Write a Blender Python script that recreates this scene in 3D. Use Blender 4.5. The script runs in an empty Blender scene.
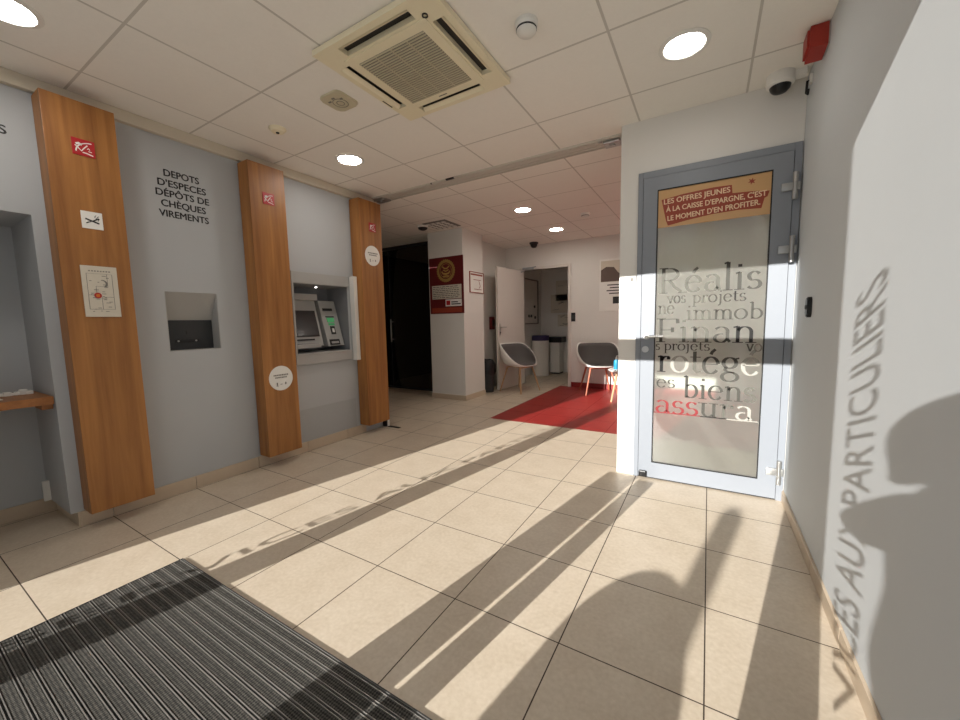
import bpy, bmesh, math, random
from mathutils import Vector, Matrix
random.seed(7)
PI = math.pi
scn = bpy.context.scene
COL = scn.collection

# ------------------------------------------------------------------ camera
cam_d = bpy.data.cameras.new('camera'); cam = bpy.data.objects.new('camera', cam_d); COL.objects.link(cam)
YAW, PIT, ROLL = 0.539845764, -0.0987358989, -0.0209628347
fwd = Vector((-math.sin(YAW)*math.cos(PIT), math.cos(YAW)*math.cos(PIT), math.sin(PIT)))
rt0 = Vector((math.cos(YAW), math.sin(YAW), 0)); up0 = rt0.cross(fwd)
rt = rt0*math.cos(ROLL)+up0*math.sin(ROLL); up = up0*math.cos(ROLL)-rt0*math.sin(ROLL)
M = Matrix((rt, up, -fwd)).transposed().to_4x4(); M.translation = Vector((0, 0, 1.1512))
cam.matrix_world = M
cam_d.sensor_fit = 'HORIZONTAL'; cam_d.sensor_width = 36; cam_d.lens = 381.586/960*36; cam_d.clip_start = .01
scn.camera = cam

# ------------------------------------------------------------------ light and exposure
w = bpy.data.worlds.new('sky'); scn.world = w; w.use_nodes = True
w.node_tree.nodes['Background'].inputs[0].default_value = (.80, .88, 1.0, 1)
w.node_tree.nodes['Background'].inputs[1].default_value = .55
sd = bpy.data.lights.new('sun', 'SUN'); sun = bpy.data.objects.new('sun', sd); COL.objects.link(sun)
SUN_DIR = Vector((.2, 1, -.335)).normalized()
sun.rotation_euler = SUN_DIR.to_track_quat('-Z', 'Y').to_euler(); sun.location = (-2, -8, 5)
sd.energy = 7.6; sd.color = (1.0, .97, .92); sd.angle = math.radians(.3)
LAMP = 44.0
scn.view_settings.view_transform = 'Standard'; scn.view_settings.look = 'None'
scn.view_settings.exposure = 0.3; scn.view_settings.gamma = 1.0; scn.view_settings.use_curve_mapping = False
scn.cycles.use_denoising = True
scn.cycles.max_bounces = 10; scn.cycles.diffuse_bounces = 6

# ------------------------------------------------------------------ materials
def srgb(r, g, b):
    f = lambda c: (c/255/12.92 if c/255 <= .04045 else ((c/255+.055)/1.055)**2.4)
    return (f(r), f(g), f(b), 1)
def N(nt, t, **kw):
    n = nt.nodes.new(t)
    for k, v in kw.items(): setattr(n, k, v)
    return n
def mat(name, c, rough=.6, metal=0, spec=.5, noise=0, nscale=30, bump=0, bscale=200, emit=0, coat=0):
    m = bpy.data.materials.new(name); m.use_nodes = True; nt = m.node_tree; b = nt.nodes['Principled BSDF']
    b.inputs['Roughness'].default_value = rough; b.inputs['Metallic'].default_value = metal
    b.inputs['Specular IOR Level'].default_value = spec; b.inputs['Coat Weight'].default_value = coat
    b.inputs['Base Color'].default_value = c
    if emit:
        b.inputs['Emission Color'].default_value = c; b.inputs['Emission Strength'].default_value = emit
    tc = N(nt, 'ShaderNodeTexCoord')
    if noise:
        n = N(nt, 'ShaderNodeTexNoise'); n.inputs['Scale'].default_value = nscale; n.inputs['Detail'].default_value = 4
        nt.links.new(tc.outputs['Object'], n.inputs['Vector'])
        mx = N(nt, 'ShaderNodeMix', data_type='RGBA')
        mx.inputs['A'].default_value = tuple(x*(1-noise) for x in c[:3])+(1,)
        mx.inputs['B'].default_value = tuple(min(1, x*(1+noise)) for x in c[:3])+(1,)
        nt.links.new(n.outputs['Fac'], mx.inputs['Factor']); nt.links.new(mx.outputs['Result'], b.inputs['Base Color'])
    if bump:
        n = N(nt, 'ShaderNodeTexNoise'); n.inputs['Scale'].default_value = bscale; n.inputs['Detail'].default_value = 3
        nt.links.new(tc.outputs['Object'], n.inputs['Vector'])
        bp = N(nt, 'ShaderNodeBump'); bp.inputs['Strength'].default_value = bump; bp.inputs['Distance'].default_value = .002
        nt.links.new(n.outputs['Fac'], bp.inputs['Height']); nt.links.new(bp.outputs['Normal'], b.inputs['Normal'])
    return m

def line_mask(nt, coord, period, offset, half):
    """1 on a line every `period` at `offset`, 0 elsewhere"""
    a = N(nt, 'ShaderNodeMath', operation='SUBTRACT'); nt.links.new(coord, a.inputs[0]); a.inputs[1].default_value = offset-period/2
    f = N(nt, 'ShaderNodeMath', operation='FLOORED_MODULO'); nt.links.new(a.outputs[0], f.inputs[0]); f.inputs[1].default_value = period
    s = N(nt, 'ShaderNodeMath', operation='SUBTRACT'); nt.links.new(f.outputs[0], s.inputs[0]); s.inputs[1].default_value = period/2
    ab = N(nt, 'ShaderNodeMath', operation='ABSOLUTE'); nt.links.new(s.outputs[0], ab.inputs[0])
    l = N(nt, 'ShaderNodeMath', operation='LESS_THAN'); nt.links.new(ab.outputs[0], l.inputs[0]); l.inputs[1].default_value = half
    return l.outputs[0]

def tile_mat(name, c1, c2, grout, px, ox, py, oy, half, rough=.4, bump=True):
    m = bpy.data.materials.new(name); m.use_nodes = True; nt = m.node_tree; b = nt.nodes['Principled BSDF']
    tc = N(nt, 'ShaderNodeTexCoord'); sp = N(nt, 'ShaderNodeSeparateXYZ'); nt.links.new(tc.outputs['Object'], sp.inputs[0])
    lx = line_mask(nt, sp.outputs[0], px, ox, half); ly = line_mask(nt, sp.outputs[1], py, oy, half)
    mx = N(nt, 'ShaderNodeMath', operation='MAXIMUM'); nt.links.new(lx, mx.inputs[0]); nt.links.new(ly, mx.inputs[1])
    n = N(nt, 'ShaderNodeTexNoise'); n.inputs['Scale'].default_value = 7; n.inputs['Detail'].default_value = 8; n.inputs['Roughness'].default_value = .65
    nt.links.new(tc.outputs['Object'], n.inputs['Vector'])
    n2 = N(nt, 'ShaderNodeTexNoise'); n2.inputs['Scale'].default_value = 60; n2.inputs['Detail'].default_value = 4
    nt.links.new(tc.outputs['Object'], n2.inputs['Vector'])
    av = N(nt, 'ShaderNodeMath', operation='ADD'); nt.links.new(n.outputs['Fac'], av.inputs[0]); nt.links.new(n2.outputs['Fac'], av.inputs[1])
    hv = N(nt, 'ShaderNodeMapRange'); hv.inputs['From Min'].default_value = .7; hv.inputs['From Max'].default_value = 1.3
    nt.links.new(av.outputs[0], hv.inputs['Value'])
    c = N(nt, 'ShaderNodeMix', data_type='RGBA'); c.inputs['A'].default_value = c1; c.inputs['B'].default_value = c2
    nt.links.new(hv.outputs[0], c.inputs['Factor'])
    g = N(nt, 'ShaderNodeMix', data_type='RGBA'); g.inputs['B'].default_value = grout
    nt.links.new(mx.outputs[0], g.inputs['Factor']); nt.links.new(c.outputs['Result'], g.inputs['A'])
    nt.links.new(g.outputs['Result'], b.inputs['Base Color'])
    r = N(nt, 'ShaderNodeMapRange'); r.inputs['To Min'].default_value = rough; r.inputs['To Max'].default_value = .9
    nt.links.new(mx.outputs[0], r.inputs['Value']); nt.links.new(r.outputs[0], b.inputs['Roughness'])
    if bump:
        bp = N(nt, 'ShaderNodeBump', invert=True); bp.inputs['Strength'].default_value = .6; bp.inputs['Distance'].default_value = .002
        nt.links.new(mx.outputs[0], bp.inputs['Height']); nt.links.new(bp.outputs['Normal'], b.inputs['Normal'])
    return m

def wood_mat(name, dark, light, axis=1, rough=.45):
    m = bpy.data.materials.new(name); m.use_nodes = True; nt = m.node_tree; b = nt.nodes['Principled BSDF']
    tc = N(nt, 'ShaderNodeTexCoord'); mp = N(nt, 'ShaderNodeMapping')
    sc = [26, 26, 26]; sc[axis] = 1.1; mp.inputs['Scale'].default_value = sc
    oi = N(nt, 'ShaderNodeObjectInfo')
    nt.links.new(tc.outputs['Object'], mp.inputs['Vector'])
    n = N(nt, 'ShaderNodeTexNoise', noise_dimensions='4D'); n.inputs['Scale'].default_value = 1; n.inputs['Detail'].default_value = 6; n.inputs['Roughness'].default_value = .62; n.inputs['Distortion'].default_value = .5
    nt.links.new(oi.outputs['Random'], n.inputs['W']); nt.links.new(mp.outputs[0], n.inputs['Vector'])
    mp2 = N(nt, 'ShaderNodeMapping'); s2 = [5, 5, 5]; s2[axis] = .5; mp2.inputs['Scale'].default_value = s2
    nt.links.new(tc.outputs['Object'], mp2.inputs['Vector'])
    n2 = N(nt, 'ShaderNodeTexNoise', noise_dimensions='4D'); n2.inputs['Scale'].default_value = 1.5; n2.inputs['Detail'].default_value = 2
    nt.links.new(oi.outputs['Random'], n2.inputs['W']); nt.links.new(mp2.outputs[0], n2.inputs['Vector'])
    a = N(nt, 'ShaderNodeMath', operation='ADD'); nt.links.new(n.outputs['Fac'], a.inputs[0]); nt.links.new(n2.outputs['Fac'], a.inputs[1])
    r = N(nt, 'ShaderNodeMapRange'); r.inputs['From Min'].default_value = .74; r.inputs['From Max'].default_value = 1.26
    nt.links.new(a.outputs[0], r.inputs['Value'])
    c = N(nt, 'ShaderNodeMix', data_type='RGBA'); c.inputs['A'].default_value = dark; c.inputs['B'].default_value = light
    nt.links.new(r.outputs[0], c.inputs['Factor']); nt.links.new(c.outputs['Result'], b.inputs['Base Color'])
    b.inputs['Roughness'].default_value = rough
    return m

def glass_mat(name, tint=(1, 1, 1, 1), refl=.08, rough=0):
    m = bpy.data.materials.new(name); m.use_nodes = True; nt = m.node_tree; nt.nodes.remove(nt.nodes['Principled BSDF'])
    t = N(nt, 'ShaderNodeBsdfTransparent'); t.inputs[0].default_value = tint
    g = N(nt, 'ShaderNodeBsdfGlossy'); g.inputs['Roughness'].default_value = rough
    f = N(nt, 'ShaderNodeFresnel'); f.inputs[0].default_value = 1.45
    mx = N(nt, 'ShaderNodeMixShader'); nt.links.new(f.outputs[0], mx.inputs[0]); nt.links.new(t.outputs[0], mx.inputs[1]); nt.links.new(g.outputs[0], mx.inputs[2])
    nt.links.new(mx.outputs[0], nt.nodes['Material Output'].inputs[0])
    return m

T = .45; TX, TY = .0249, .7661
MAT = dict(
    floor=tile_mat('floor_tiles', srgb(192, 177, 156), srgb(208, 195, 176), srgb(70, 57, 47), T, TX, T, TY, .0022, .38),
    red=tile_mat('red_floor_tiles', srgb(138, 34, 31), srgb(160, 44, 39), srgb(112, 28, 25), T, TX, T, TY, .0022, .38),
    ceil_f=tile_mat('ceiling_tiles', srgb(236, 232, 224), srgb(239, 235, 227), srgb(198, 193, 184), .6, .152, .6, .772, .006, .9),
    ceil_b=tile_mat('ceiling_tiles_rear', srgb(236, 232, 224), srgb(239, 235, 227), srgb(198, 193, 184), .6, .127, .6, .452, .006, .9),
    white=mat('white_wall_paint', srgb(222, 219, 213), .8, noise=.02, nscale=4, bump=.05),
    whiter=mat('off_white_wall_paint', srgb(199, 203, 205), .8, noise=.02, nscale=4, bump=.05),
    cream=mat('cream_trim_paint', srgb(205, 196, 178), .7, noise=.02),
    grey=mat('grey_wall_panel', srgb(178, 181, 183), .55, noise=.03, nscale=3),
    greydk=mat('darker_grey_panel', srgb(168, 170, 171), .5, noise=.03),
    base=mat('beige_skirting_tile', srgb(196, 178, 155), .4, noise=.06, nscale=12),
    redbase=mat('red_skirting', srgb(140, 32, 28), .5),
    wood=wood_mat('oak_laminate', srgb(128, 80, 36), srgb(176, 120, 62)),
    woodx=wood_mat('oak_laminate_shelf', srgb(126, 78, 38), srgb(170, 112, 62), 0),
    leg=wood_mat('pale_beech', srgb(168, 132, 96), srgb(198, 164, 126), 2),
    legred=wood_mat('reddish_beech', srgb(150, 84, 60), srgb(178, 106, 76), 2),
    alu=mat('brushed_aluminium', srgb(176, 176, 174), .35, .8),
    alud=mat('grey_painted_aluminium', srgb(150, 155, 160), .4, .1, noise=.02),
    rail=mat('rail_paint', srgb(200, 195, 185), .45, noise=.03),
    steel=mat('steel', srgb(190, 188, 184), .3, .9),
    doorgrey=mat('grey_door_frame', srgb(131, 136, 143), .45, noise=.02),
    black=mat('black_plastic', srgb(18, 18, 19), .4),
    dark=mat('charcoal_plastic', srgb(44, 45, 47), .45),
    gasket=mat('black_gasket', srgb(20, 20, 20), .7),
    whitep=mat('white_plastic', srgb(226, 224, 218), .45),
    acp=mat('ivory_plastic', srgb(234, 224, 194), .45, noise=.02),
    acg=mat('ivory_grille', srgb(196, 187, 160), .55),
    paper=mat('white_paper', srgb(232, 230, 224), .7),
    paperg=mat('greyish_print_paper', srgb(206, 198, 182), .6, noise=.05, nscale=40),
    ink=mat('dark_ink', srgb(40, 38, 38), .7),
    inkg=mat('grey_ink', srgb(120, 116, 110), .7),
    textblk=mat('black_lettering', srgb(32, 32, 34), .5),
    redsign=mat('red_sign', srgb(170, 28, 34), .4),
    redbox=mat('red_plastic', srgb(158, 44, 30), .45),
    maroon=mat('maroon_poster', srgb(96, 18, 20), .4),
    brown=mat('brown_print', srgb(92, 74, 64), .5),
    gold=mat('gold_print', srgb(186, 152, 84), .5),
    orange=mat('orange_print', srgb(214, 120, 40), .6),
    brownred=mat('brick_red_print', srgb(146, 58, 36), .5),
    tan=mat('tan_film', srgb(196, 154, 104), .35, coat=.3),
    tantext=mat('tan_print', srgb(226, 196, 160), .5),
    film=None,
    lets=mat('painted_view_grey', srgb(70, 69, 64), .6, spec=.2),  # opaque letters
    letm=mat('painted_view_pale', srgb(92, 91, 84), .6, spec=.2),
    letd=mat('painted_view_dark', srgb(26, 25, 24), .5, spec=.2),
    letw=mat('painted_view_bright', srgb(156, 154, 146), .6, spec=.2),
    letr=mat('painted_view_red', srgb(126, 46, 48), .6, spec=.2),
    lamp=mat('lamp_diffuser', (1, .95, .88, 1), .5, emit=LAMP),
    spot=mat('spot_lamp', (1, .95, .88, 1), .5, emit=8),
    screen=mat('screen', srgb(58, 58, 60), .15),
    green=mat('green_led', srgb(80, 170, 112), .4, emit=.15),
    atm=mat('machine_grey', srgb(168, 168, 166), .45, .1),
    atmd=mat('machine_grey_dark', srgb(126, 127, 130), .5),
    fabric=mat('charcoal_seat_fabric', srgb(96, 92, 90), .9, noise=.15, nscale=120),
    mat_f=None,
    mat_a=mat('mat_aluminium', srgb(150, 147, 142), .4, .5),
    glass=glass_mat('clear_glass'),
    dglass=glass_mat('smoked_glass', (.6, .58, .55, 1)),
    office=mat('dark_office_wall', srgb(120, 112, 102), .8),
    leaf=mat('cream_door_paint', srgb(214, 208, 200), .5),
    blue=mat('blue_plastic', srgb(40, 140, 180), .4),
    purple=mat('purple_bag', srgb(48, 40, 84), .5),
    skin=mat('skin', srgb(200, 150, 120), .6),
    cloth=mat('dark_cloth', srgb(50, 55, 70), .9),
    pave=mat('pavement', srgb(206, 201, 192), .9, noise=.1, nscale=5),
)

def film_mat():
    m = bpy.data.materials.new('frosted_film'); m.use_nodes = True; nt = m.node_tree; nt.nodes.remove(nt.nodes['Principled BSDF'])
    tc = N(nt, 'ShaderNodeTexCoord'); n = N(nt, 'ShaderNodeTexNoise'); n.inputs['Scale'].default_value = 40; n.inputs['Detail'].default_value = 5; nt.links.new(tc.outputs['Object'], n.inputs['Vector'])
    c = N(nt, 'ShaderNodeMix', data_type='RGBA'); c.inputs['A'].default_value = srgb(158, 157, 150); c.inputs['B'].default_value = srgb(178, 177, 170); nt.links.new(n.outputs['Fac'], c.inputs['Factor'])
    d = N(nt, 'ShaderNodeBsdfDiffuse'); nt.links.new(c.outputs['Result'], d.inputs[0])
    t = N(nt, 'ShaderNodeBsdfRefraction'); t.inputs['Roughness'].default_value = .32; t.inputs['IOR'].default_value = 1.05; t.inputs[0].default_value = (.94, 1, .95, 1)
    mx = N(nt, 'ShaderNodeMixShader'); mx.inputs[0].default_value = .72; nt.links.new(d.outputs[0], mx.inputs[1]); nt.links.new(t.outputs[0], mx.inputs[2])
    g = N(nt, 'ShaderNodeBsdfGlossy'); g.inputs['Roughness'].default_value = .06
    f = N(nt, 'ShaderNodeFresnel'); f.inputs[0].default_value = 1.5
    m2 = N(nt, 'ShaderNodeMixShader'); nt.links.new(f.outputs[0], m2.inputs[0]); nt.links.new(mx.outputs[0], m2.inputs[1]); nt.links.new(g.outputs[0], m2.inputs[2])
    nt.links.new(m2.outputs[0], nt.nodes['Material Output'].inputs[0]); return m
MAT['film'] = film_mat()
def weave_mat():
    m = mat('ribbed_mat_fabric', srgb(60, 58, 54), .95, bump=.8, bscale=300); nt = m.node_tree; b = nt.nodes['Principled BSDF']
    tc = nt.nodes['Texture Coordinate']; mp = N(nt, 'ShaderNodeMapping'); mp.inputs['Rotation'].default_value = (0, 0, PI/4); nt.links.new(tc.outputs['Object'], mp.inputs['Vector'])
    ck = N(nt, 'ShaderNodeTexChecker'); ck.inputs['Scale'].default_value = 150; ck.inputs['Color1'].default_value = srgb(34, 33, 30); ck.inputs['Color2'].default_value = srgb(80, 77, 71); nt.links.new(mp.outputs[0], ck.inputs['Vector'])
    n = N(nt, 'ShaderNodeTexNoise'); n.inputs['Scale'].default_value = 110; n.inputs['Detail'].default_value = 3; nt.links.new(tc.outputs['Object'], n.inputs['Vector'])
    r = N(nt, 'ShaderNodeMapRange'); r.inputs['From Min'].default_value = .3; r.inputs['From Max'].default_value = .7; r.inputs['To Min'].default_value = .55; r.inputs['To Max'].default_value = 1.35; nt.links.new(n.outputs['Fac'], r.inputs['Value'])
    v = N(nt, 'ShaderNodeVectorMath', operation='SCALE'); nt.links.new(ck.outputs['Color'], v.inputs[0]); nt.links.new(r.outputs[0], v.inputs['Scale']); nt.links.new(v.outputs[0], b.inputs['Base Color'])
    return m
MAT['mat_f'] = weave_mat()

# ------------------------------------------------------------------ mesh helpers
class MB:
    def __init__(s): s.bm = bmesh.new(); s.mi = 0
    def _f(s, vs):
        try:
            f = s.bm.faces.new(vs); f.material_index = s.mi; return f
        except ValueError: return None
    def box(s, x0, y0, z0, x1, y1, z1, bev=0):
        v = [s.bm.verts.new(p) for p in ((x0,y0,z0),(x1,y0,z0),(x1,y1,z0),(x0,y1,z0),(x0,y0,z1),(x1,y0,z1),(x1,y1,z1),(x0,y1,z1))]
        fs = [s._f([v[i] for i in q]) for q in ((3,2,1,0),(4,5,6,7),(0,1,5,4),(1,2,6,5),(2,3,7,6),(3,0,4,7))]
        if bev:
            es = list({e for f in fs for e in f.edges})
            r = bmesh.ops.bevel(s.bm, geom=es, offset=bev, segments=2, affect='EDGES', profile=.6)
            for f in r['faces']: f.material_index = s.mi
        return s
    def prism(s, pts, z0, z1, bev=0):
        """polygon in x,y extruded z0..z1"""
        a = [s.bm.verts.new((p[0], p[1], z0)) for p in pts]; b = [s.bm.verts.new((p[0], p[1], z1)) for p in pts]
        n = len(pts); s._f(a[::-1]); top = s._f(b)
        for i in range(n): s._f([a[i], a[(i+1) % n], b[(i+1) % n], b[i]])
        if bev and top: 
            r = bmesh.ops.bevel(s.bm, geom=list(top.edges), offset=bev, segments=2, affect='EDGES')
            for f in r['faces']: f.material_index = s.mi
        return s
    def cyl(s, x, y, z0, z1, r, r2=None, n=32, bev=0):
        r2 = r if r2 is None else r2
        return s.lathe([(0, z0), (r, z0), (r2, z1), (0, z1)], x, y, n)
    def lathe(s, prof, x=0, y=0, n=32):
        rings = []
        for r, z in prof:
            if r < 1e-6: rings.append([s.bm.verts.new((x, y, z))])
            else: rings.append([s.bm.verts.new((x+r*math.cos(2*PI*i/n), y+r*math.sin(2*PI*i/n), z)) for i in range(n)])
        for a, b in zip(rings, rings[1:]):
            for i in range(n):
                j = (i+1) % n
                if len(a) == 1 and len(b) == 1: continue
                if len(a) == 1: s._f([a[0], b[j], b[i]])
                elif len(b) == 1: s._f([a[i], a[j], b[0]])
                else: s._f([a[i], a[j], b[j], b[i]])
        return s
    def tube(s, pts, r, n=10, r2=None):
        pts = [Vector(p) for p in pts]; rings = []
        for i, p in enumerate(pts):
            d = (pts[min(i+1, len(pts)-1)]-pts[max(i-1, 0)]).normalized()
            a = d.orthogonal().normalized() if i == 0 else (rings_a - d*rings_a.dot(d)).normalized()
            rings_a = a; b = d.cross(a); q = i/(len(pts)-1); rr = r if r2 is None else r+(r2-r)*q
            rings.append([s.bm.verts.new(p+(a*math.cos(2*PI*k/n)+b*math.sin(2*PI*k/n))*rr) for k in range(n)])
        for A, B in zip(rings, rings[1:]):
            for k in range(n): s._f([A[k], A[(k+1) % n], B[(k+1) % n], B[k]])
        s._f(rings[0][::-1]); s._f(rings[-1]); return s
    def quad(s, *ps): s._f([s.bm.verts.new(p) for p in ps]); return s
    def stroke(s, pts, thick, thin=None, z=0, h=0.0008):
        """flat pen stroke in x,y whose width follows its direction (broad for vertical)"""
        thin = thick if thin is None else thin
        n = len(pts); L, R = [], []
        for i in range(n):
            a = pts[max(i-1, 0)]; b = pts[min(i+1, n-1)]
            dx, dy = b[0]-a[0], b[1]-a[1]; l = math.hypot(dx, dy) or 1
            w_ = (thin+(thick-thin)*abs(dy)/l)/2; nx, ny = -dy/l*w_, dx/l*w_
            L.append((pts[i][0]+nx, pts[i][1]+ny)); R.append((pts[i][0]-nx, pts[i][1]-ny))
        for i in range(n-1):
            vs = [s.bm.verts.new((q[0], q[1], zz)) for zz in (z, z+h) for q in (R[i], R[i+1], L[i+1], L[i])]
            for q in ((3,2,1,0),(4,5,6,7),(0,1,5,4),(1,2,6,5),(2,3,7,6),(3,0,4,7)): s._f([vs[k] for k in q])
        return s
    def xf(s, m): bmesh.ops.transform(s.bm, matrix=m, verts=s.bm.verts); return s
    def done(s, name, mats, parent=None, smooth=False, matrix=None):
        bmesh.ops.recalc_face_normals(s.bm, faces=s.bm.faces)
        me = bpy.data.meshes.new(name); s.bm.to_mesh(me); s.bm.free()
        for m in (mats if isinstance(mats, (list, tuple)) else [mats]): me.materials.append(MAT[m] if isinstance(m, str) else m)
        if smooth:
            for p in me.polygons: p.use_smooth = True
            me.set_sharp_from_angle(angle=math.radians(40))
        o = bpy.data.objects.new(name, me); COL.objects.link(o)
        if parent: o.parent = parent
        if matrix is not None: o.matrix_world = matrix
        return o
def thing(name, label, cat, matrix=None, group=None, loc=None):
    o = bpy.data.objects.new(name, None); COL.objects.link(o); o.empty_display_size = .1
    o.matrix_world = matrix if matrix is not None else Matrix.Translation(loc or (0, 0, 0))
    return tag(o, label, cat, group)
def tag(o, label, cat, group=None):
    o['label'] = label; o['category'] = cat
    if group: o['group'] = group
    return o
def struct(o): o['kind'] = 'structure'; return o
def frame(loc, xd, yd):
    xd, yd = Vector(xd), Vector(yd); m = Matrix((xd, yd, xd.cross(yd))).transposed().to_4x4(); m.translation = Vector(loc); return m
def on_left(y, z, x): return frame((x, y, z), (0, 1, 0), (0, 0, 1))
def on_front(x, z, y): return frame((x, y, z), (1, 0, 0), (0, 0, 1))
def on_right(y, z, x): return frame((x, y, z), (0, -1, 0), (0, 0, 1))
def on_ceil(x, y, z): return frame((x, y, z), (1, 0, 0), (0, -1, 0))
def copy_tree(o, parent=None):
    c = o.copy(); COL.objects.link(c)
    if parent: c.parent = parent
    for ch in list(o.children): copy_tree(ch, c)
    return c
def text(name, body, size, mtl, parent=None, m=None, bold=0, align='CENTER', extr=.0004, width=None, spacing=1, shear=0):
    cu = bpy.data.curves.new(name, 'FONT'); cu.body = body; cu.size = size; cu.align_x = align; cu.extrude = extr; cu.space_character = spacing; cu.shear = shear; cu.resolution_u = 4
    t = bpy.data.objects.new(name, cu); COL.objects.link(t)
    dg = bpy.context.evaluated_depsgraph_get(); me = bpy.data.meshes.new_from_object(t.evaluated_get(dg))
    bpy.data.objects.remove(t); bpy.data.curves.remove(cu)
    if width and me.vertices:
        xs = [v.co.x for v in me.vertices]; k = width/(max(xs)-min(xs)); x0 = min(xs) if align == 'LEFT' else 0
        for v in me.vertices: v.co.x = (v.co.x-x0)*k
    if bold:
        bm = bmesh.new(); bm.from_mesh(me); src = bm.verts[:]+bm.edges[:]+bm.faces[:]
        for q, (dx, dy) in enumerate(((bold, 0), (-bold, 0), (0, bold*.7), (0, -bold*.7))):
            g = bmesh.ops.duplicate(bm, geom=src)['geom']
            bmesh.ops.translate(bm, verts=[v for v in g if isinstance(v, bmesh.types.BMVert)], vec=(dx, dy, .00012*(q+1)))
        bm.to_mesh(me); bm.free()
    me.materials.clear(); me.materials.append(MAT[mtl]); me.name = name
    o = bpy.data.objects.new(name, me); COL.objects.link(o)
    if parent: o.parent = parent; o.matrix_local = m or Matrix.Identity(4)
    elif m is not None: o.matrix_world = m
    return o
def loc(x, y, z): return Matrix.Translation((x, y, z))
def cells(u0, u1, v0, v1, holes):
    us = sorted({u0, u1, *[h[0] for h in holes], *[h[1] for h in holes]}); vs = sorted({v0, v1, *[h[2] for h in holes], *[h[3] for h in holes]})
    for a, b in zip(us, us[1:]):
        for c, d in zip(vs, vs[1:]):
            if not any(h[0] <= (a+b)/2 <= h[1] and h[2] <= (c+d)/2 <= h[3] for h in holes): yield a, b, c, d

# ------------------------------------------------------------------ the setting
XL, XR, YD, YB, CH = -3.15, .435, 2.93, 6.45, 2.49
FY = -.12                                                    # shopfront plane
RX, RY = TX-5*T, TY+7*T                                      # corner of the red tiles
b = MB()
def fl(x0, y0, x1, y1, i): b.mi = i; b.box(x0, y0, -.08, x1, y1, 0)
fl(-5.6, FY-.06, RX, 8.3, 0); fl(RX, FY-.06, 1.7, RY, 0); fl(RX, RY, 1.7, YB+.02, 1); fl(RX, YB+.02, 1.7, 8.3, 0)
struct(b.done('floor', ['floor', 'red']))
b = MB(); b.box(-3.8, FY-.06, CH, XR+.1, 3.13, CH+.08); b.mi = 1; b.box(-5.6, 3.13, CH, 1.7, 8.3, CH+.08)
struct(b.done('ceiling', ['ceil_f', 'ceil_b']))

# left wall with its alcove and the two machine openings
b = MB()
H1 = (1.145, 1.468, .995, 1.402); H2 = (2.062, 2.672, .897, 1.532)
for y0, y1, z0, z1 in cells(.59, 3.115, 0, CH, [H1, H2, (.59, .63, 0, .088)]): b.box(XL-.14, y0, z0, XL, y1, z1)
b.box(-3.62, .59, .088, XL-.14, .63, CH); b.box(-3.62, .63, 0, XL-.14, .66, CH)
b.box(-3.62, FY, 1.777, XL, .59, CH)
b.box(-3.72, FY, 0, -3.62, .64, CH)
b.box(-5.5, 3.06, 0, XL-.14, 3.115, CH)
b.box(-3.62, FY-.06, 0, -2.80, FY, CH)
struct(b.done('wall_left', 'grey'))
b = MB(); b.box(XL-.05, FY, 2.418, -3.115, 3.11, CH-.001, .004); struct(b.done('trim_1', 'cream'))
b = MB()
for y0, y1 in ((.628, .768), (.771, 1.218), (1.221, 1.668), (1.671, 2.118), (2.121, 2.568), (2.571, 2.82)): b.box(XL, y0, 0, XL+.012, y1, .088, .002)
b.box(-3.62, FY, 0, -3.608, .63, .087); b.box(-3.608, .618, 0, XL+.006, .63, .087)
struct(b.done('baseboard_left', 'base'))
# right wall
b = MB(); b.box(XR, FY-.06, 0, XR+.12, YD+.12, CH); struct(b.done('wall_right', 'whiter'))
b = MB(); y = FY
while y < YD-.03:
    b.box(XR-.011, y+.001, 0, XR, min(y+T, YD-.001)-.001, .068, .002); y += T
struct(b.done('baseboard_right', 'base'))
# wall that carries the glass door
DX0, DX1, DZ = -.445, .43, 2.14
b = MB()
for x0, x1, z0, z1 in cells(-.565, XR, 0, CH, [(DX0, DX1, 0, DZ)]): b.box(x0, YD, z0, x1, YD+.12, z1)
struct(b.done('wall_front', 'white'))
b = MB(); b.box(XR+.12, YD, 0, 1.7, YD+.12, CH); b.box(1.6, YD+.12, 0, 1.7, YB, CH); struct(b.done('wall_waiting_side', 'white'))
# back wall with the doorway
BX0, BX1, BZ = -2.93, -2.08, 2.06
b = MB()
for x0, x1, z0, z1 in cells(-3.40, 1.6, 0, CH, [(BX0, BX1, 0, BZ)]): b.box(x0, YB, z0, x1, YB+.1, z1)
struct(b.done('wall_back', 'white'))
b = MB(); b.box(BX1+.06, YB-.012, 0, 1.6, YB, .085, .002); struct(b.done('baseboard_back', 'redbase'))
b = MB(); b.box(-3.40, 5.22, 0, -3.27, YB, CH); b.box(-3.40, YB+.1, 0, -3.27, 8.2, CH); struct(b.done('wall_side', 'white'))
b = MB(); b.box(-3.4, 8.2, 0, 0, 8.3, CH); b.box(-2.02, YB+.1, 0, -1.9, 8.2, CH); struct(b.done('wall_passage', 'white'))
# square column
b = MB(); b.box(-3.66, 4.655, 0, -3.045, 5.22, CH); struct(b.done('column', 'white'))
b = MB(); b.box(-3.672, 4.643, 0, -3.033, 5.225, .075, .002); struct(b.done('baseboard_column', 'base'))
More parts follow.
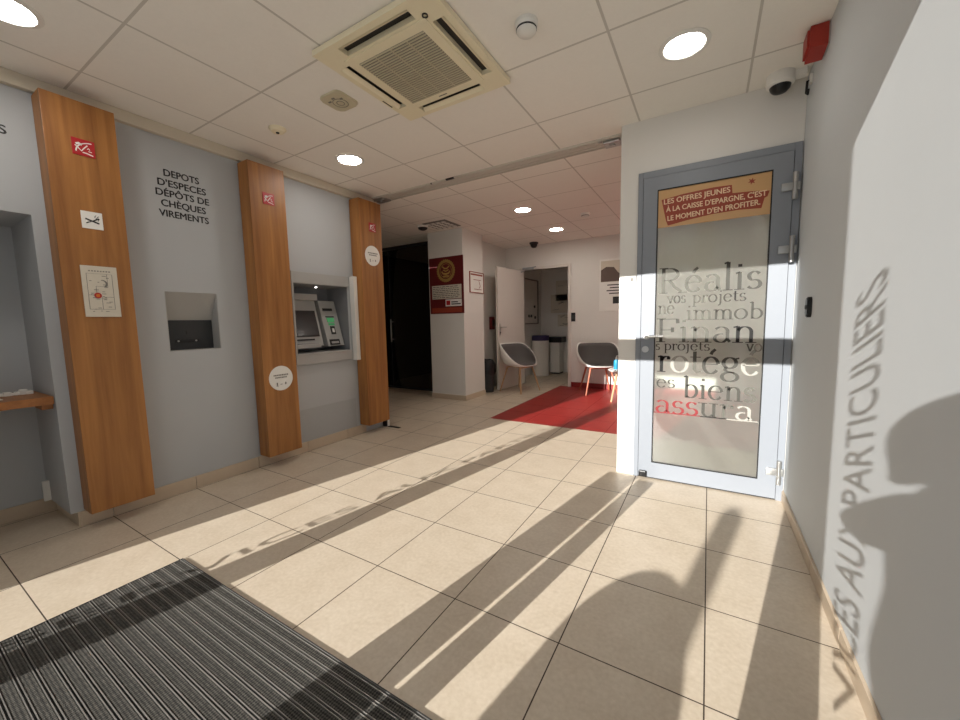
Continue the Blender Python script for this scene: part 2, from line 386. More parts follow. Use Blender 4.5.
# dark office behind smoked glass
b = MB(); b.box(-5.6, 7.4, 0, -3.4, 7.5, CH); b.box(-5.6, 3.1, 0, -5.5, 7.5, CH); b.box(-3.42, 5.22, 0, -3.4, 7.4, CH); struct(b.done('wall_office', 'office'))
g = struct(thing('window_1', 'smoked glass partition with a glass door beside the white column', 'glass partition', loc=(-4.5, 5.1, 0)))
b = MB()
for x0, x1 in ((-5.5, -4.9), (-4.894, -3.665)): b.box(x0+4.5, -.006, .03, x1+4.5, .006, CH-.05)
b.done('glass_pane', 'dglass', g)
b = MB(); b.box(-1, -.025, 0, .84, .025, .03); b.box(-1, -.03, CH-.05, .84, .03, CH-.002); b.box(-.403, -.012, .03, -.391, .012, CH-.05); b.done('window_frame', 'dark', g)
b = MB(); b.tube([(-.36, -.05, .83), (-.36, -.05, 1.24)], .012); b.tube([(-.36, -.05, .88), (-.36, 0, .88)], .008); b.tube([(-.36, -.05, 1.19), (-.36, 0, 1.19)], .008); b.done('handle', 'steel', g, True)

# shopfront behind the photographer: frame, panes and the lettering the sun throws in
sf = struct(thing('window_2', 'glazed shopfront with lettering', 'shopfront', loc=(0, FY, 0)))
b = MB()
b.box(-2.80, -.06, 0, -2.775, 0, CH); b.box(-2.184, -.06, 0, -2.014, 0, CH); b.box(-.16, -.06, 0, .005, 0, CH)
b.box(-1.35, -.06, 1.89, -.16, 0, 2.03)
b.box(-2.8, -.06, 0, -1.35, 0, .05); b.box(.005, -.06, 0, XR, 0, .05)
b.box(-1.224, -.06, 0, -1.02, -.02, 1.02); b.box(-.995, -.06, 0, -.895, -.02, 1.0)  # low blocks added to throw the slit shadow band on the floor
b.done('window_frame', 'alud', sf)
b = MB()
for x0, x1 in ((-2.775, -2.184), (.005, XR)): b.box(x0, -.036, .05, x1, -.028, CH)
b.box(-2.014, -.036, .05, -1.224, -.028, CH)
b.done('glass_pane', 'glass', sf)
for x, z, s, fs in ((-2.212, .113, 'SERVICES AUX PARTICULIERS', .092), (.092, .338, 'SERVICES AUX PARTICULIERS', .073)):
    t = text('lettering', s, fs, 'textblk', sf, frame((x, -.040, z), (0, 0, 1), (-1, 0, 0)), align='LEFT', width=1.53, bold=.0012)
b = MB(); b.box(-9, -9, -.1, 9, FY-.06, -.02); struct(b.done('floor_pavement', 'pave'))

# ------------------------------------------------------------------ wood panels on the left wall
for i, (y0, y1, lab) in enumerate(((.643, .937, 'tall oak panel nearest the camera, carrying the no smoking sign and evacuation plan'),
                                   (1.683, 1.968, 'tall oak panel in the middle with a round white sticker near its foot'),
                                   (2.742, 3.035, 'tall oak panel farthest away, with a round sticker at head height'))):
    b = MB(); b.box(0, 0, 0, y1-y0, 2.30, .138, .0025)
    tag(b.done('wood_panel', 'wood', matrix=on_left(y0, .10, XL+.0125)), lab, 'wall panel', 'oak panels on the left wall')
PXF = -2.999
def emblem(m, lab):
    r = thing('emblem_sign', lab, 'sign', m, 'red emblem signs on the oak panels')
    b = MB(); b.box(-.046, -.044, 0, .046, .044, .004, .001); b.done('sign_plate', 'redsign', r)
    b = MB(); q = .0046
    arc = lambda cx, cy, rx, ry, a0, a1, n=14: [(cx+rx*math.cos(math.radians(a0+(a1-a0)*k/n)), cy+ry*math.sin(math.radians(a0+(a1-a0)*k/n))) for k in range(n+1)]
    b.stroke(arc(.036, -.028, .068, .058, 178, 92), .006, .0045, z=.0042)
    b.stroke([(-.034, .006), (-.022, -.006), (-.010, -.020), (.002, -.002), (.016, .016)], .005, .005, z=.0042)
    b.stroke([(-.030, .012), (-.018, .018), (-.006, .012)], .010, .012, z=.0042)
    b.stroke([(-.006, -.026), (.010, -.027), (.036, -.034)], .005, .005, z=.0042)
    b.stroke([(.014, -.004), (.020, .002), (.024, -.006)], .004, .004, z=.0042); b.stroke([(.018, -.014), (.032, -.016)], .004, .0035, z=.0042)
    b.done('emblem', 'paper', r); return r
emblem(on_left(.789, 2.155, PXF), 'red square emblem sign on the nearest oak panel')
emblem(on_left(1.826, 2.147, PXF), 'red square emblem sign on the middle oak panel')
emblem(on_left(2.906, 2.14, PXF), 'red square emblem sign on the farthest oak panel')
# no smoking sign
r = thing('no_smoking_sign', 'small white no smoking sign on the nearest oak panel', 'sign', on_left(.79, 1.766, PXF))
b = MB(); b.box(-.044, -.047, 0, .044, .047, .003, .001); b.done('sign_plate', 'paper', r)
b = MB(); b.stroke([(-.028, .006), (.028, -.014)], .008, .008, z=.0032); b.stroke([(-.026, -.018), (.028, .012)], .005, .005, z=.0036)
b.stroke([(.012, .004), (.020, .014), (.010, .020), (.018, .030)], .003, .003, z=.0032); b.stroke([(.024, .000), (.030, .012), (.022, .018), (.028, .026)], .003, .003, z=.0032); b.done('pictogram', 'ink', r)
# evacuation plan
r = thing('evacuation_plan', 'pale evacuation plan sheet in a frame on the nearest oak panel', 'notice', on_left(.793, 1.37, PXF))
b = MB(); b.box(-.076, -.143, 0, .076, .143, .005, .0015); b.done('sheet', 'paperg', r)
b = MB()
for p in ([(-.055, -.10), (-.055, .10), (.052, .10), (.052, -.10), (-.055, -.10)], [(-.055, -.02), (-.02, -.02), (-.02, .03), (.03, .03), (.03, .10)], [(.0, -.10), (.0, -.03), (.052, -.03)]): b.stroke(p, .002, .002, z=.0052)
for k in range(8): b.stroke([(-.045+.012*k, .115), (-.038+.012*k, .115)], .006, .006, z=.0052)
for k in range(26):
    x, yy = random.uniform(-.05, .04), random.uniform(-.125, .09); b.stroke([(x, yy), (x+random.uniform(.005, .02), yy)], .003, .003, z=.0052)
b.stroke([(.008+.018*math.cos(a*.3), .045+.02*math.sin(a*.3)) for a in range(-4, 7)], .008, .004, z=.0052)
b.done('printed_plan', 'inkg', r)
b = MB(); b.lathe([(.009, .0052), (.016, .0052), (.016, .0064), (.009, .0064), (.009, .0052)], -.016, -.022, 24); b.done('position_mark', 'redsign', r)
b = MB(); b.cyl(-.016, -.022, .0052, .006, .009, n=24); b.done('position_dot', 'orange', r)
def round_sticker(m, lab):
    r = thing('round_sticker', lab, 'sticker', m, 'round white stickers on the oak panels')
    b = MB(); b.cyl(0, 0, 0, .002, .101, n=48); b.done('disc', 'paper', r)
    b = MB(); x = -.062
    while x < .06:
        l = random.uniform(.008, .016); b.stroke([(x, .026), (x+l, .026)], .011, .011, z=.0022); b.stroke([(x*.8, .006), (x*.8+l*.8, .006)], .010, .010, z=.0022); x += l+.004
    b.done('print', 'inkg', r); b = MB()
    b.stroke([(-.036, -.034), (-.036, -.058)], .010, .006, z=.0022); b.stroke([(-.044, -.062), (-.026, -.062)], .004, .004, z=.0022); b.done('pictogram', 'inkg', r); b = MB(); b.stroke([(-.010, -.050), (.008, -.050)], .004, .004, z=.0022); b.done('arrow_mark', 'inkg', r); b = MB()
    b.stroke([(.036, -.036), (.036, -.056)], .008, .004, z=.0022); b.stroke([(.028, -.046), (.044, -.046)], .006, .006, z=.0022)
    b.done('pictogram', 'inkg', r)
round_sticker(on_left(1.823, .729, PXF), 'round white sticker low on the middle oak panel')
round_sticker(on_left(2.893, 1.854, PXF), 'round white sticker at head height on the farthest oak panel')
# wall lettering
r = thing('wall_lettering', 'black capital lettering about deposits on the grey wall between two oak panels', 'lettering', on_left(1.31, 2.05, XL))
for k, (s, wd) in enumerate((("DEPOTS", .205), ("D'ESPECES", .282), ("DÉPÔTS DE", .312), ("CHÈQUES", .262), ("VIREMENTS", .292))):
    text('letters', s, .062, 'textblk', r, loc(.0, .118-.0665*k, .0006), bold=.0016, width=wd)
o = text('wall_lettering', 'RETRAITS', .062, 'textblk', None, on_left(.40, 2.168, XL+.0006), bold=.0016, width=.28)
tag(o, 'black letter S at the left edge, end of a cropped word', 'lettering')

# deposit slot machine in its niche
r = thing('deposit_slot', 'recessed deposit slot with a dark panel in the grey wall', 'deposit machine', on_left(1.3065, .995, XL))
hw, hh = .161, .4065
b = MB(); d = -.112
b.box(-hw, 0, d-.02, hw, hh, d-.012)
b.box(hw-.004, 0, d-.012, hw, hh, -.001); b.box(-hw, 0, d-.012, -hw+.004, hh, -.001); b.box(-hw, 0, d-.012, hw, .004, -.001)
b.quad((-hw, hh, -.001), (hw, hh, -.001), (hw, .215, d+.006), (-hw, .215, d+.006)); b.done('niche_liner', 'atm', r)
b = MB(); b.box(-hw+.004, .004, d-.01, hw-.004, .215, d+.008, .003); fp = b.done('front_panel', 'dark', r)
b = MB(); b.box(-.09, .055, d+.008, .06, .078, d+.014, .002); b.done('slot', 'black', fp)
for x in (-.07, .04): b = MB(); b.cyl(x, .066, d+.014, d+.018, .006, n=14); b.done('screw', 'steel', fp, True)
b = MB(); b.box(-.018, .112, d+.008, -.011, .138, d+.011); b.done('keyhole', 'black', fp)

# cash machine
r = thing('cash_machine', 'grey cash machine set in the wall between two oak panels', 'cash machine', on_left(2.367, .897, XL))
hw, hh = .304, .634
b = MB()
b.box(-.30, hh, 0, .312, hh+.10, .022, .003); b.box(-.30, -.095, 0, .312, -.008, .03, .003); b.box(-.315, -.095, 0, -.297, hh+.10, .03, .003)
b.done('surround', 'atm', r)
b = MB(); b.box(.325, -.105, .0135, .371, hh+.105, .075, .003); b.done('side_cheek', 'whitep', r)
b = MB(); D = -.30
b.box(-hw, 0, D-.01, hw, hh, D); b.box(hw-.005, 0, D, hw, hh, 0); b.box(-hw, 0, D, -hw+.005, hh, 0); b.box(-hw, hh-.005, D, hw, hh, 0); b.done('niche_liner', 'atmd', r)
b = MB(); b.box(-.30, -.010, D, .30, .004, .034, .002); b.done('sill', 'atm', r)
def slab(y0, y1, a, c, th=.04):
    """leaning panel: foot (z=a[0] height a[1]) to head (c)"""
    b = MB(); n = Vector((0, -(c[0]-a[0]), c[1]-a[1])).normalized()*th
    p = [(a[1], a[0]), (c[1], c[0]), (c[1]-n.y*0-0.0, c[0]-th), (a[1], a[0]-th)]
    v = []
    for x in (y0, y1): v.append([b.bm.verts.new((x, q[0], q[1])) for q in p])
    A, B_ = v
    b._f(A); b._f(B_[::-1])
    for i in range(4): b._f([A[i], A[(i+1) % 4], B_[(i+1) % 4], B_[i]])
    return b
sfa = slab(-.29, .07, (-.10, .06), (-.21, .50), .06).done('screen_fascia', 'atm', r)
sl = lambda y, off: (-.10+(-.11)*(y-.06)/.44)+off      # face depth at height y
def face_box(x0, y0, x1, y1, off, name, mtl, th=.006, r=sfa):
    b = MB(); v = [b.bm.verts.new(p) for z in (0, 1) for p in ((x0, y0, sl(y0, off)+z*th), (x1, y0, sl(y0, off)+z*th), (x1, y1, sl(y1, off)+z*th), (x0, y1, sl(y1, off)+z*th))]
    for q in ((3,2,1,0),(4,5,6,7),(0,1,5,4),(1,2,6,5),(2,3,7,6),(3,0,4,7)): b._f([v[k] for k in q])
    return b.done(name, mtl, r)
face_box(-.20, .15, .045, .40, .0, 'screen_bezel', 'black'); face_box(-.19, .165, .03, .385, .006, 'screen', 'screen', .002)
face_box(-.20, .115, -.02, .13, .0, 'slot', 'black', .008); 
b = MB(); b.box(-.24, .045, -.115, .01, .085, -.055, .004); b.done('keypad_tray', 'atm', r); b = MB(); b.box(-.22, .083, -.11, -.01, .089, -.06, .002); b.done('keypad', 'atmd', r)
b = MB(); b.box(-.30, .50, -.29, .08, .56, -.17, .006); b.done('hood', 'atm', r)
tow = slab(.095, .285, (-.06, .05), (-.19, .50), .10).done('card_tower', 'atm', r)
ST = lambda y: -.06-.13*(y-.05)/.45
def tower(x0, y0, x1, y1, name, mtl, th=.006, off=0, r=tow):
    b = MB(); v = [b.bm.verts.new(p) for z in (0, 1) for p in ((x0, y0, ST(y0)+off+z*th), (x1, y0, ST(y0)+off+z*th), (x1, y1, ST(y1)+off+z*th), (x0, y1, ST(y1)+off+z*th))]
    for q in ((3,2,1,0),(4,5,6,7),(0,1,5,4),(1,2,6,5),(2,3,7,6),(3,0,4,7)): b._f([v[k] for k in q])
    return b.done(name, mtl, r)
tower(.125, .40, .235, .425, 'receipt_slot', 'black'); tower(.14, .335, .235, .345, 'card_slot', 'black'); tower(.148, .285, .228, .33, 'card_light', 'green'); tower(.155, .255, .225, .275, 'card_light', 'green', .003)
tower(.165, .165, .215, .245, 'reader', 'black'); tower(.178, .185, .203, .225, 'reader_window', 'whitep', .003, .006); tower(.12, .06, .235, .115, 'cash_slot', 'black'); tower(.135, .075, .22, .095, 'cash_shutter', 'atm', .003, .006)
b = MB(); b.cyl(0, 0, 0, .006, .009, n=20); b.xf(frame((.05, hh-.007, -.14), (1, 0, 0), (0, 0, 1))); b.done('spot_lamp', 'spot', r)
b = MB(); b.box(2.062, 0, 0, 2.705, .30, .002); b.xf(Matrix.Translation((-2.367, -.897+.09, 0))) ; b.done('lower_panel', 'greydk', r)

# alcove shelf with papers
r = thing('wall_shelf', 'oak shelf in the grey alcove at the left edge', 'shelf', loc=(-3.385, .24, .742))
b = MB(); b.box(-.225, -.355, 0, .228, .345, .044, .002); b.done('board', 'woodx', r)
b = MB(); b.box(.05, .30, -.03, .20, .345, 0, .003); b.done('bracket', 'woodx', r)
b = MB()
for k in range(9):
    x, y = random.uniform(-.02, .02), -.09+.02*k; b.box(x, y, .0, x+.045, y+.03, random.uniform(.012, .03), .004)
tag(b.done('crumpled_tissue', 'paper', matrix=loc(-3.46, .455, .786)), 'crumpled white tissue at the right end of the oak shelf', 'tissue')
b = MB(); b.box(-.07, -.05, 0, .07, .05, .003); tag(b.done('paper_slip', 'paper', matrix=loc(-3.33, .37, .786)), 'flat white paper slip near the front edge of the oak shelf', 'paper')
b = MB(); b.box(-.012, -.03, .0, .012, .0, .125, .002); tag(b.done('cable_cover', 'whitep', matrix=loc(-3.545, .59, .09)), 'white cable cover low in the corner of the grey alcove', 'cable cover')

# ------------------------------------------------------------------ entrance mat
mx0, mx1, my0, my1 = -2.217, -.43, -.10, .770
r = thing('entrance_mat', 'grey ribbed entrance mat with aluminium strips on the tiled floor', 'mat', loc=((mx0+mx1)/2, (my0+my1)/2, 0))
L = (mx1-mx0)/2; n = 21; p = (my1-my0)/n
b = MB(); W2 = (my1-my0)/2; b.box(-L-.004, -W2-.004, 0, L+.004, -W2, .008); b.box(-L-.004, W2, 0, L+.004, W2+.004, .008); b.box(-L-.004, -W2, 0, -L, W2, .008); b.box(L, -W2, 0, L+.004, W2, .008); b.done('edge_frame', 'dark', r)
f0 = a0 = None
for k in range(n):
    y = -W2+p*(k+.5)
    if f0 is None:
        b = MB(); b.box(-L, -.0142, 0, L, .0142, .006, .0015); f0 = b.done('fabric_strip', 'mat_f', r); f = f0
        b = MB()
        for q in (-.0056, .0030): b.box(-L, q, .0, L, q+.0026, .0074)
        b.mi = 1; b.box(-L, -.0056, 0, L, .0056, .0012); a0 = b.done('aluminium_strip', ['mat_a', 'gasket'], r); a = a0  # black base paints the shade in the gap between the ridges
    else:
        f = f0.copy(); COL.objects.link(f); a = a0.copy(); COL.objects.link(a)
    f.location = (0, y, 0); a.location = (0, y+p/2 if k < n-1 else y+p/2-.004, 0)

# ------------------------------------------------------------------ glass door (right)
r = struct(thing('door_1', 'grey framed glass door with frosted film lettering and a tan banner', 'door', on_front(0, 0, YD)))
b = MB(); fw = .032
b.box(DX0, 0, -.10, DX0+fw, DZ, .02, .002); b.box(DX1-.036, 0, -.10, DX1, DZ, .02, .002); b.box(DX0+fw, DZ-.042, -.10, DX1-.036, DZ, .02, .002); b.done('door_frame', 'doorgrey', r)
b = MB(); [b.box(q[0], q[2], -.03, q[1], q[3], .012) for q in cells(DX0+fw, DX1-.036, 0, DZ-.042, [(-.335, .31, .11, 2.02)])]; b.done('gasket', 'gasket', r)
LX0, LX1, LZ0, LZ1 = DX0+fw+.003, DX1-.039, .012, DZ-.045
GX0, GX1, GZ0, GZ1 = -.323, .298, .123, 2.008
lf = None
b = MB()
for x0, x1, z0, z1 in cells(LX0, LX1, LZ0, LZ1, [(GX0, GX1, GZ0, GZ1)]): b.box(x0, z0, -.02, x1, z1, .026)
bmesh.ops.remove_doubles(b.bm, verts=b.bm.verts, dist=.0001)
lf = b.done('door_leaf', 'doorgrey', r)
b = MB()
for x0, x1, z0, z1 in cells(GX0, GX1, GZ0, GZ1, [(GX0+.006, GX1-.006, GZ0+.006, GZ1-.006)]): b.box(x0, z0, 0, x1, z1, .0275)
b.done('glazing_bead', 'gasket', lf)
b = MB(); b.box(GX0+.004, GZ0+.004, .012, GX1-.004, GZ1-.004, .020); gl = b.done('door_glass', 'film', r)
b = MB(); b.box(GX0+.006, 1.758, .0202, GX1-.006, GZ1-.006, .0208); b.done('banner', 'tan', gl)
b = MB(); b.prism([(-.298, 1.94), (-.17, 1.957), (.0, 1.966), (.095, 1.962), (.100, 1.912), (.19, 1.906), (.285, 1.893), (.276, 1.862), (.262, 1.855), (.249, 1.798), (.14, 1.806), (.0, 1.803), (-.14, 1.787), (-.256, 1.768), (-.268, 1.80)], .0208, .0212); b.done('slogan_patch', 'brownred', gl)
for s, x0, x1, z, rot, sz in (('LES OFFRES JEUNES', -.282, .088, 1.908, .035, .046), ("À LA CAISSE D'EPARGNE, C'EST", -.268, .272, 1.857, .02, .046), ("LE MOMENT D'EN PROFITER.", -.258, .243, 1.798, .045, .046)):
    text('slogan_text', s, sz, 'tantext', gl, loc(x0, z, .0216) @ Matrix.Rotation(rot, 4, 'Z'), align='LEFT', width=x1-x0, bold=.0010)
b = MB(); b.prism([((.021 if k % 2 == 0 else .009)*math.cos(PI*k/6+.3)+.196, (.021 if k % 2 == 0 else .009)*math.sin(PI*k/6+.3)+1.964) for k in range(12)], .0208, .0212); b.done('star', 'brownred', gl)

def arc(cx, cy, rx, ry, a0, a1, n=18): return [(cx+rx*math.cos(math.radians(a0+(a1-a0)*k/n)), cy+ry*math.sin(math.radians(a0+(a1-a0)*k/n))) for k in range(n+1)]
def st(x, y0, y1): return [(x, y0), (x, y1)]
XH = .64
def glyph(c):
    """pen strokes and serifs of one roman letter: (strokes, serifs, advance)"""
    if c == 'R': return [st(.17, 0, 1), [(.17, .97)]+arc(.36, .74, .26, .235, 90, -90)+[(.17, .505)], [(.36, .50), (.52, .24), (.74, .02)]], [(.17, 0), (.17, 1), (.78, 0)], .82
    if c in 'eé':
        s = [[(.06, .36), (.48, .36)], arc(.28, .32, .215, .32, 10, 325)]
        if c == 'é': s.append([(.27, .74), (.31, .84), (.40, .94)])
        return s, [], .56
    if c == 'a': return [arc(.26, .44, .17, .18, 150, 0)+[(.43, .12), (.50, .02)], arc(.26, .17, .17, .17, 70, 300)+[(.43, .14)]], [], .55
    if c == 'l': return [st(.16, 0, 1.05), [(.05, 1.0), (.16, 1.05)]], [(.16, 0)], .32
    if c == 'i': return [st(.16, 0, XH), [(.05, XH-.04), (.16, XH)], [(.16, .84), (.16, .94)]], [(.16, 0)], .32
    if c == 's': return [arc(.23, .47, .14, .16, 25, 250, 14)+arc(.22, .17, .17, .16, 80, -150, 16)], [], .44
    if c == 'v': return [[(.06, XH), (.28, 0)], [(.28, 0), (.36, .25), (.48, XH)]], [(.06, XH), (.48, XH)], .54
    if c == 'o': return [arc(.29, .32, .235, .32, 0, 360, 30)], [], .60
    if c == 'p': return [st(.15, -.33, XH), [(.03, XH-.04), (.15, XH)], arc(.30, .32, .22, .31, 130, -130, 24)], [(.15, -.33)], .58
    if c == 'b': return [st(.14, 0, 1.05), [(.03, 1.0), (.14, 1.05)], arc(.29, .32, .22, .31, 130, -130, 24)], [], .57
    if c == 'r': return [st(.15, 0, XH), [(.03, XH-.04), (.15, XH)], arc(.32, .40, .17, .22, 165, 60, 8), [(.38, .60), (.38, .50)]], [(.15, 0)], .44
    if c == 'j': return [[(.17, XH), (.17, -.1), (.14, -.24), (.02, -.30)], [(.06, XH-.04), (.17, XH)], [(.17, .84), (.17, .94)]], [], .32
    if c == 't': return [[(.16, .84), (.16, .14), (.22, .02), (.36, .06)], [(.02, XH-.02), (.34, XH-.02)]], [], .37
    if c == 'n': return [st(.15, 0, XH), [(.03, XH-.04), (.15, XH)], arc(.32, .42, .17, .20, 165, 0, 12)+[(.49, 0)]], [(.15, 0), (.49, 0)], .62
    if c == 'm': return [st(.15, 0, XH), [(.03, XH-.04), (.15, XH)], arc(.30, .42, .15, .20, 165, 0, 12)+[(.45, 0)], arc(.60, .42, .15, .20, 165, 0, 12)+[(.75, 0)]], [(.15, 0), (.45, 0), (.75, 0)], .88
    if c == 'u': return [[(.14, XH), (.14, .2)]+arc(.29, .2, .15, .18, 180, 330, 12), st(.46, 0, XH), [(.46, .02), (.55, .02)]], [(.12, XH), (.44, XH)], .60
    if c == 'F': return [st(.17, 0, 1), [(.17, .98), (.66, .98)], [(.66, .98), (.67, .80)], [(.17, .52), (.52, .52)], [(.52, .62), (.52, .42)]], [(.17, 0), (.17, 1)], .70
    if c == 'g': return [arc(.26, .43, .18, .20, 0, 360, 26), [(.16, .26), (.12, .16), (.20, .10), (.40, .06)], arc(.27, -.10, .22, .17, 60, 420, 26), [(.40, .58), (.52, .62)]], [], .56
    return [], [], .3
def word(s, x0, x1, z, cap, mats, name='lettering', clip=None):
    b = MB(); x = 0; adv = sum(glyph(c)[2] for c in s)*cap; k = (x1-x0)/adv
    slots = ['lets', 'letm', 'letd', 'letw', 'letr']
    for i, c in enumerate(s):
        S, F, A = glyph(c); b.mi = slots.index(mats[i % len(mats)])
        tr = lambda p: (x0+(x+p[0]*cap)*k, z+p[1]*cap)
        for q in S:
            pts = [tr(p) for p in q]
            if clip is not None: pts = [(p[0], max(p[1], clip)) for p in pts]
            b.stroke(pts, .125*cap, .030*cap, z=.0202, h=.0006)
        for p in F:
            if clip is not None and tr(p)[1] < clip: continue
            u = tr((p[0]-.14, p[1])); v = tr((p[0]+.14, p[1])); b.stroke([u, v], .03*cap, .03*cap, z=.0202, h=.0006)
        x += A*cap
    return b.done(name, slots, gl)
S_, m_, d_, w_, r_ = 'lets', 'letm', 'letd', 'letw', 'letr'
word('Réalis', -.306, .272, 1.322, .165, [m_, m_, m_, S_, S_, S_])
word('vos', -.248, -.135, 1.252, .075, [m_, S_, m_]); word('projets', -.10, .196, 1.250, .075, [m_, m_, S_, S_, S_, d_, S_])
word('ne', -.305, -.20, 1.181, .088, [m_]); word('immob', -.135, .285, 1.138, .098, [m_, m_, S_, S_, S_])
word('Finan', -.316, .256, .990, .158, [S_, m_, m_, S_, d_])
word('s', -.312, -.286, .934, .066, [m_]); word('projets', -.262, .012, .934, .066, [S_]); word('vo', .207, .29, .935, .070, [m_, w_])
word('rotégé', -.302, .289, .784, .170, [d_, w_, m_, S_, S_, w_])
word('es', -.304, -.184, .672, .088, [S_]); word('biens', -.138, .272, .612, .142, [S_, S_, S_, S_, m_])
word('assura', -.312, .262, .492, .142, [r_, r_, r_, S_, m_, w_], clip=.494)
b = MB(); b.mi = 0; b.stroke([(-.314, .492), (-.03, .492)], .006, .006, z=.0202); b.mi = 1; b.stroke([(-.03, .490), (.12, .490)], .006, .006, z=.0202); b.mi = 2; b.stroke([(.12, .488), (.288, .488)], .006, .006, z=.0202); b.done('underline', [r_ and 'letr', 'letd', 'letw'], gl)  # clear line painted red, dark and bright for what shows through
for z in (1.892, 1.538, .188):
    b = MB(); b.box(.338, z-.022, .026, .40, z+.022, .044, .002); b.box(.402, z-.022, .02, .424, z+.022, .044, .002)
    b.lathe([(0, -.075), (.013, -.075), (.013, -.026), (.011, -.025), (.011, .025), (.013, .026), (.013, .075), (0, .075)], 0, 0, 16)
    # barrel stands upright
    vs = [v for v in b.bm.verts if abs(v.co.x) < .02 and abs(v.co.y) < .02 and abs(v.co.z) < .08]
    bmesh.ops.transform(b.bm, matrix=Matrix.Translation((.400, z, .046)) @ Matrix.Rotation(-PI/2, 4, 'X'), verts=vs)
    b.done('hinge', 'alu', r, True)
b = MB(); b.tube([(-.372, 1.026, .026), (-.372, 1.026, .065), (-.366, 1.027, .072), (-.265, 1.03, .072)], .0095, 12); b.cyl(-.372, 1.026, .026, .034, .022, n=20); b.done('handle', 'alu', r, True)
b = MB(); b.cyl(-.378, .937, .026, .036, .022, n=24); b.box(-.381, .925, .036, -.375, .949, .038); b.done('lock', 'steel', r, True)
b = MB(); b.box(-.404, .013, .026, -.352, .058, .05, .008); b.done('floor_stop', 'black', r)
# small sign on the wall edge left of the door
r = thing('door_sign', 'small white sign plate on the white wall edge left of the glass door', 'sign', on_front(-.505, 1.43, YD))
b = MB(); b.box(-.054, -.026, 0, .054, .026, .012, .002); b.done('sign_plate', 'whitep', r)
b = MB(); b.box(.018, -.012, .012, .036, .012, .0135); b.box(-.03, -.004, .012, .005, .004, .0135); b.done('print', 'inkg', r)
# black contact on the right wall
r = thing('push_button', 'black oval push button on the white right wall near the glass door', 'switch', on_right(2.49, 1.192, XR))
b = MB(); b.prism(arc(0, .03, .021, .021, 0, 180, 10)+arc(0, -.03, .021, .021, 180, 360, 10), 0, .020, .004); b.done('housing', 'black', r)
b = MB(); b.cyl(0, 0, .020, .024, .011, n=20); b.done('button', 'dark', r)

# ------------------------------------------------------------------ things on the ceiling
r = thing('ceiling_cassette', 'ivory four way air conditioning cassette in the ceiling', 'air conditioner', on_ceil(-1.345, 1.672, CH))
b = MB(); hs = .36
# outlet slots all round, bevelled troughs with the dark louvre inside
slots_ = [(-.215, .215, .266, .326), (-.215, .215, -.326, -.266), (-.326, -.266, -.215, .215), (.266, .326, -.215, .215)]
pts = []
for x0, x1, y0, y1 in cells(-hs, hs, -hs, hs, slots_): b.box(x0, y0, .004, x1, y1, .030)
bmesh.ops.remove_doubles(b.bm, verts=b.bm.verts, dist=.0002)
b.done('fascia', 'acp', r)
b = MB(); b.box(-hs+.012, -hs+.012, .001, hs-.012, hs-.012, .006); b.done('outlet_throat', 'black', r)
for x0, x1, y0, y1 in slots_:
    b = MB()
    if x1-x0 > y1-y0:
        s = 1 if y0 > 0 else -1; yo = y1 if s > 0 else y0
        v = [(x0+.004, yo, .0295), (x1-.004, yo, .0295), (x1-.004, yo-.022*s, .016), (x0+.004, yo-.022*s, .016)]
    else:
        s = 1 if x0 > 0 else -1; xo = x1 if s > 0 else x0
        v = [(xo, y0+.004, .0295), (xo, y1-.004, .0295), (xo-.022*s, y1-.004, .016), (xo-.022*s, y0+.004, .016)]
    b.quad(*v); b.quad(*[(p[0], p[1], p[2]+.003) for p in v]); b.done('louvre', 'acp', r)
b = MB(); b.box(-.255, -.255, .030, .255, .255, .036, .003)
b.done('grille_frame', 'acp', r)
b = MB(); b.box(-.205, -.205, .034, .205, .205, .0365); b.done('grille_backing', 'inkg', r)
b = MB()
for k in range(26): y = -.2+.4*k/25; b.box(-.205, y-.0035, .0365, .205, y+.0035, .0405)
for k in (-.1, 0, .1): b.box(k-.0025, -.205, .0365, k+.0025, .205, .0395)
b.done('grille', 'acg', r)
b = MB(); b.lathe([(.008, .030), (.0135, .030), (.0135, .034), (.008, .034)], .262, .262, 20); b.done('receiver_ring', 'dark', r)
b = MB(); b.box(-.035, -.238, .036, .02, -.230, .0366); b.done('badge', 'inkg', r)
b = MB(); b.box(-.352, -.18, .0295, -.344, -.10, .0306); b.done('side_slit', 'black', r)

def lamp_mat(k):
    return mat('lamp_diffuser', (1, .95, .88, 1) if k <= 1 else (1, .93, .84, 1), .5, emit=LAMP*k)
def downlight(x, y, lab, k=1):
    r = thing('downlight', lab, 'ceiling light', on_ceil(x, y, CH), 'round recessed downlights')
    b = MB(); b.lathe([(.092, .001), (.115, .001), (.115, .004), (.095, .009), (.089, .004), (.092, .001)], n=40); b.done('trim_ring', 'whitep', r, True)
    b = MB(); b.lathe([(0, .001), (.091, .001), (.091, .003), (0, .004)], n=40); b.done('diffuser', lamp_mat(k), r, True)
    return r
downlight(-2.55, .475, 'lit round downlight at the top left corner of the photo')
downlight(-2.55, 2.262, 'lit round downlight above the cash machine, before the ceiling rail')
downlight(-.148, 2.270, 'lit round downlight nearest the glass door', .45)
downlight(-1.97, 4.365, 'lit round downlight over the waiting area, nearer the ceiling rail', 1.4)
downlight(-1.97, 5.555, 'lit round downlight over the waiting area, nearer the open back door', 1.4)
downlight(-.17, 4.365, 'round downlight behind the glass door, unseen, added to brighten the waiting area', 1.3)  # added lamp out of view, lights the room behind the door
downlight(-.17, 5.555, 'round downlight deep in the waiting area, unseen, added to brighten it', 1.3)  # second added lamp out of view, for the same room
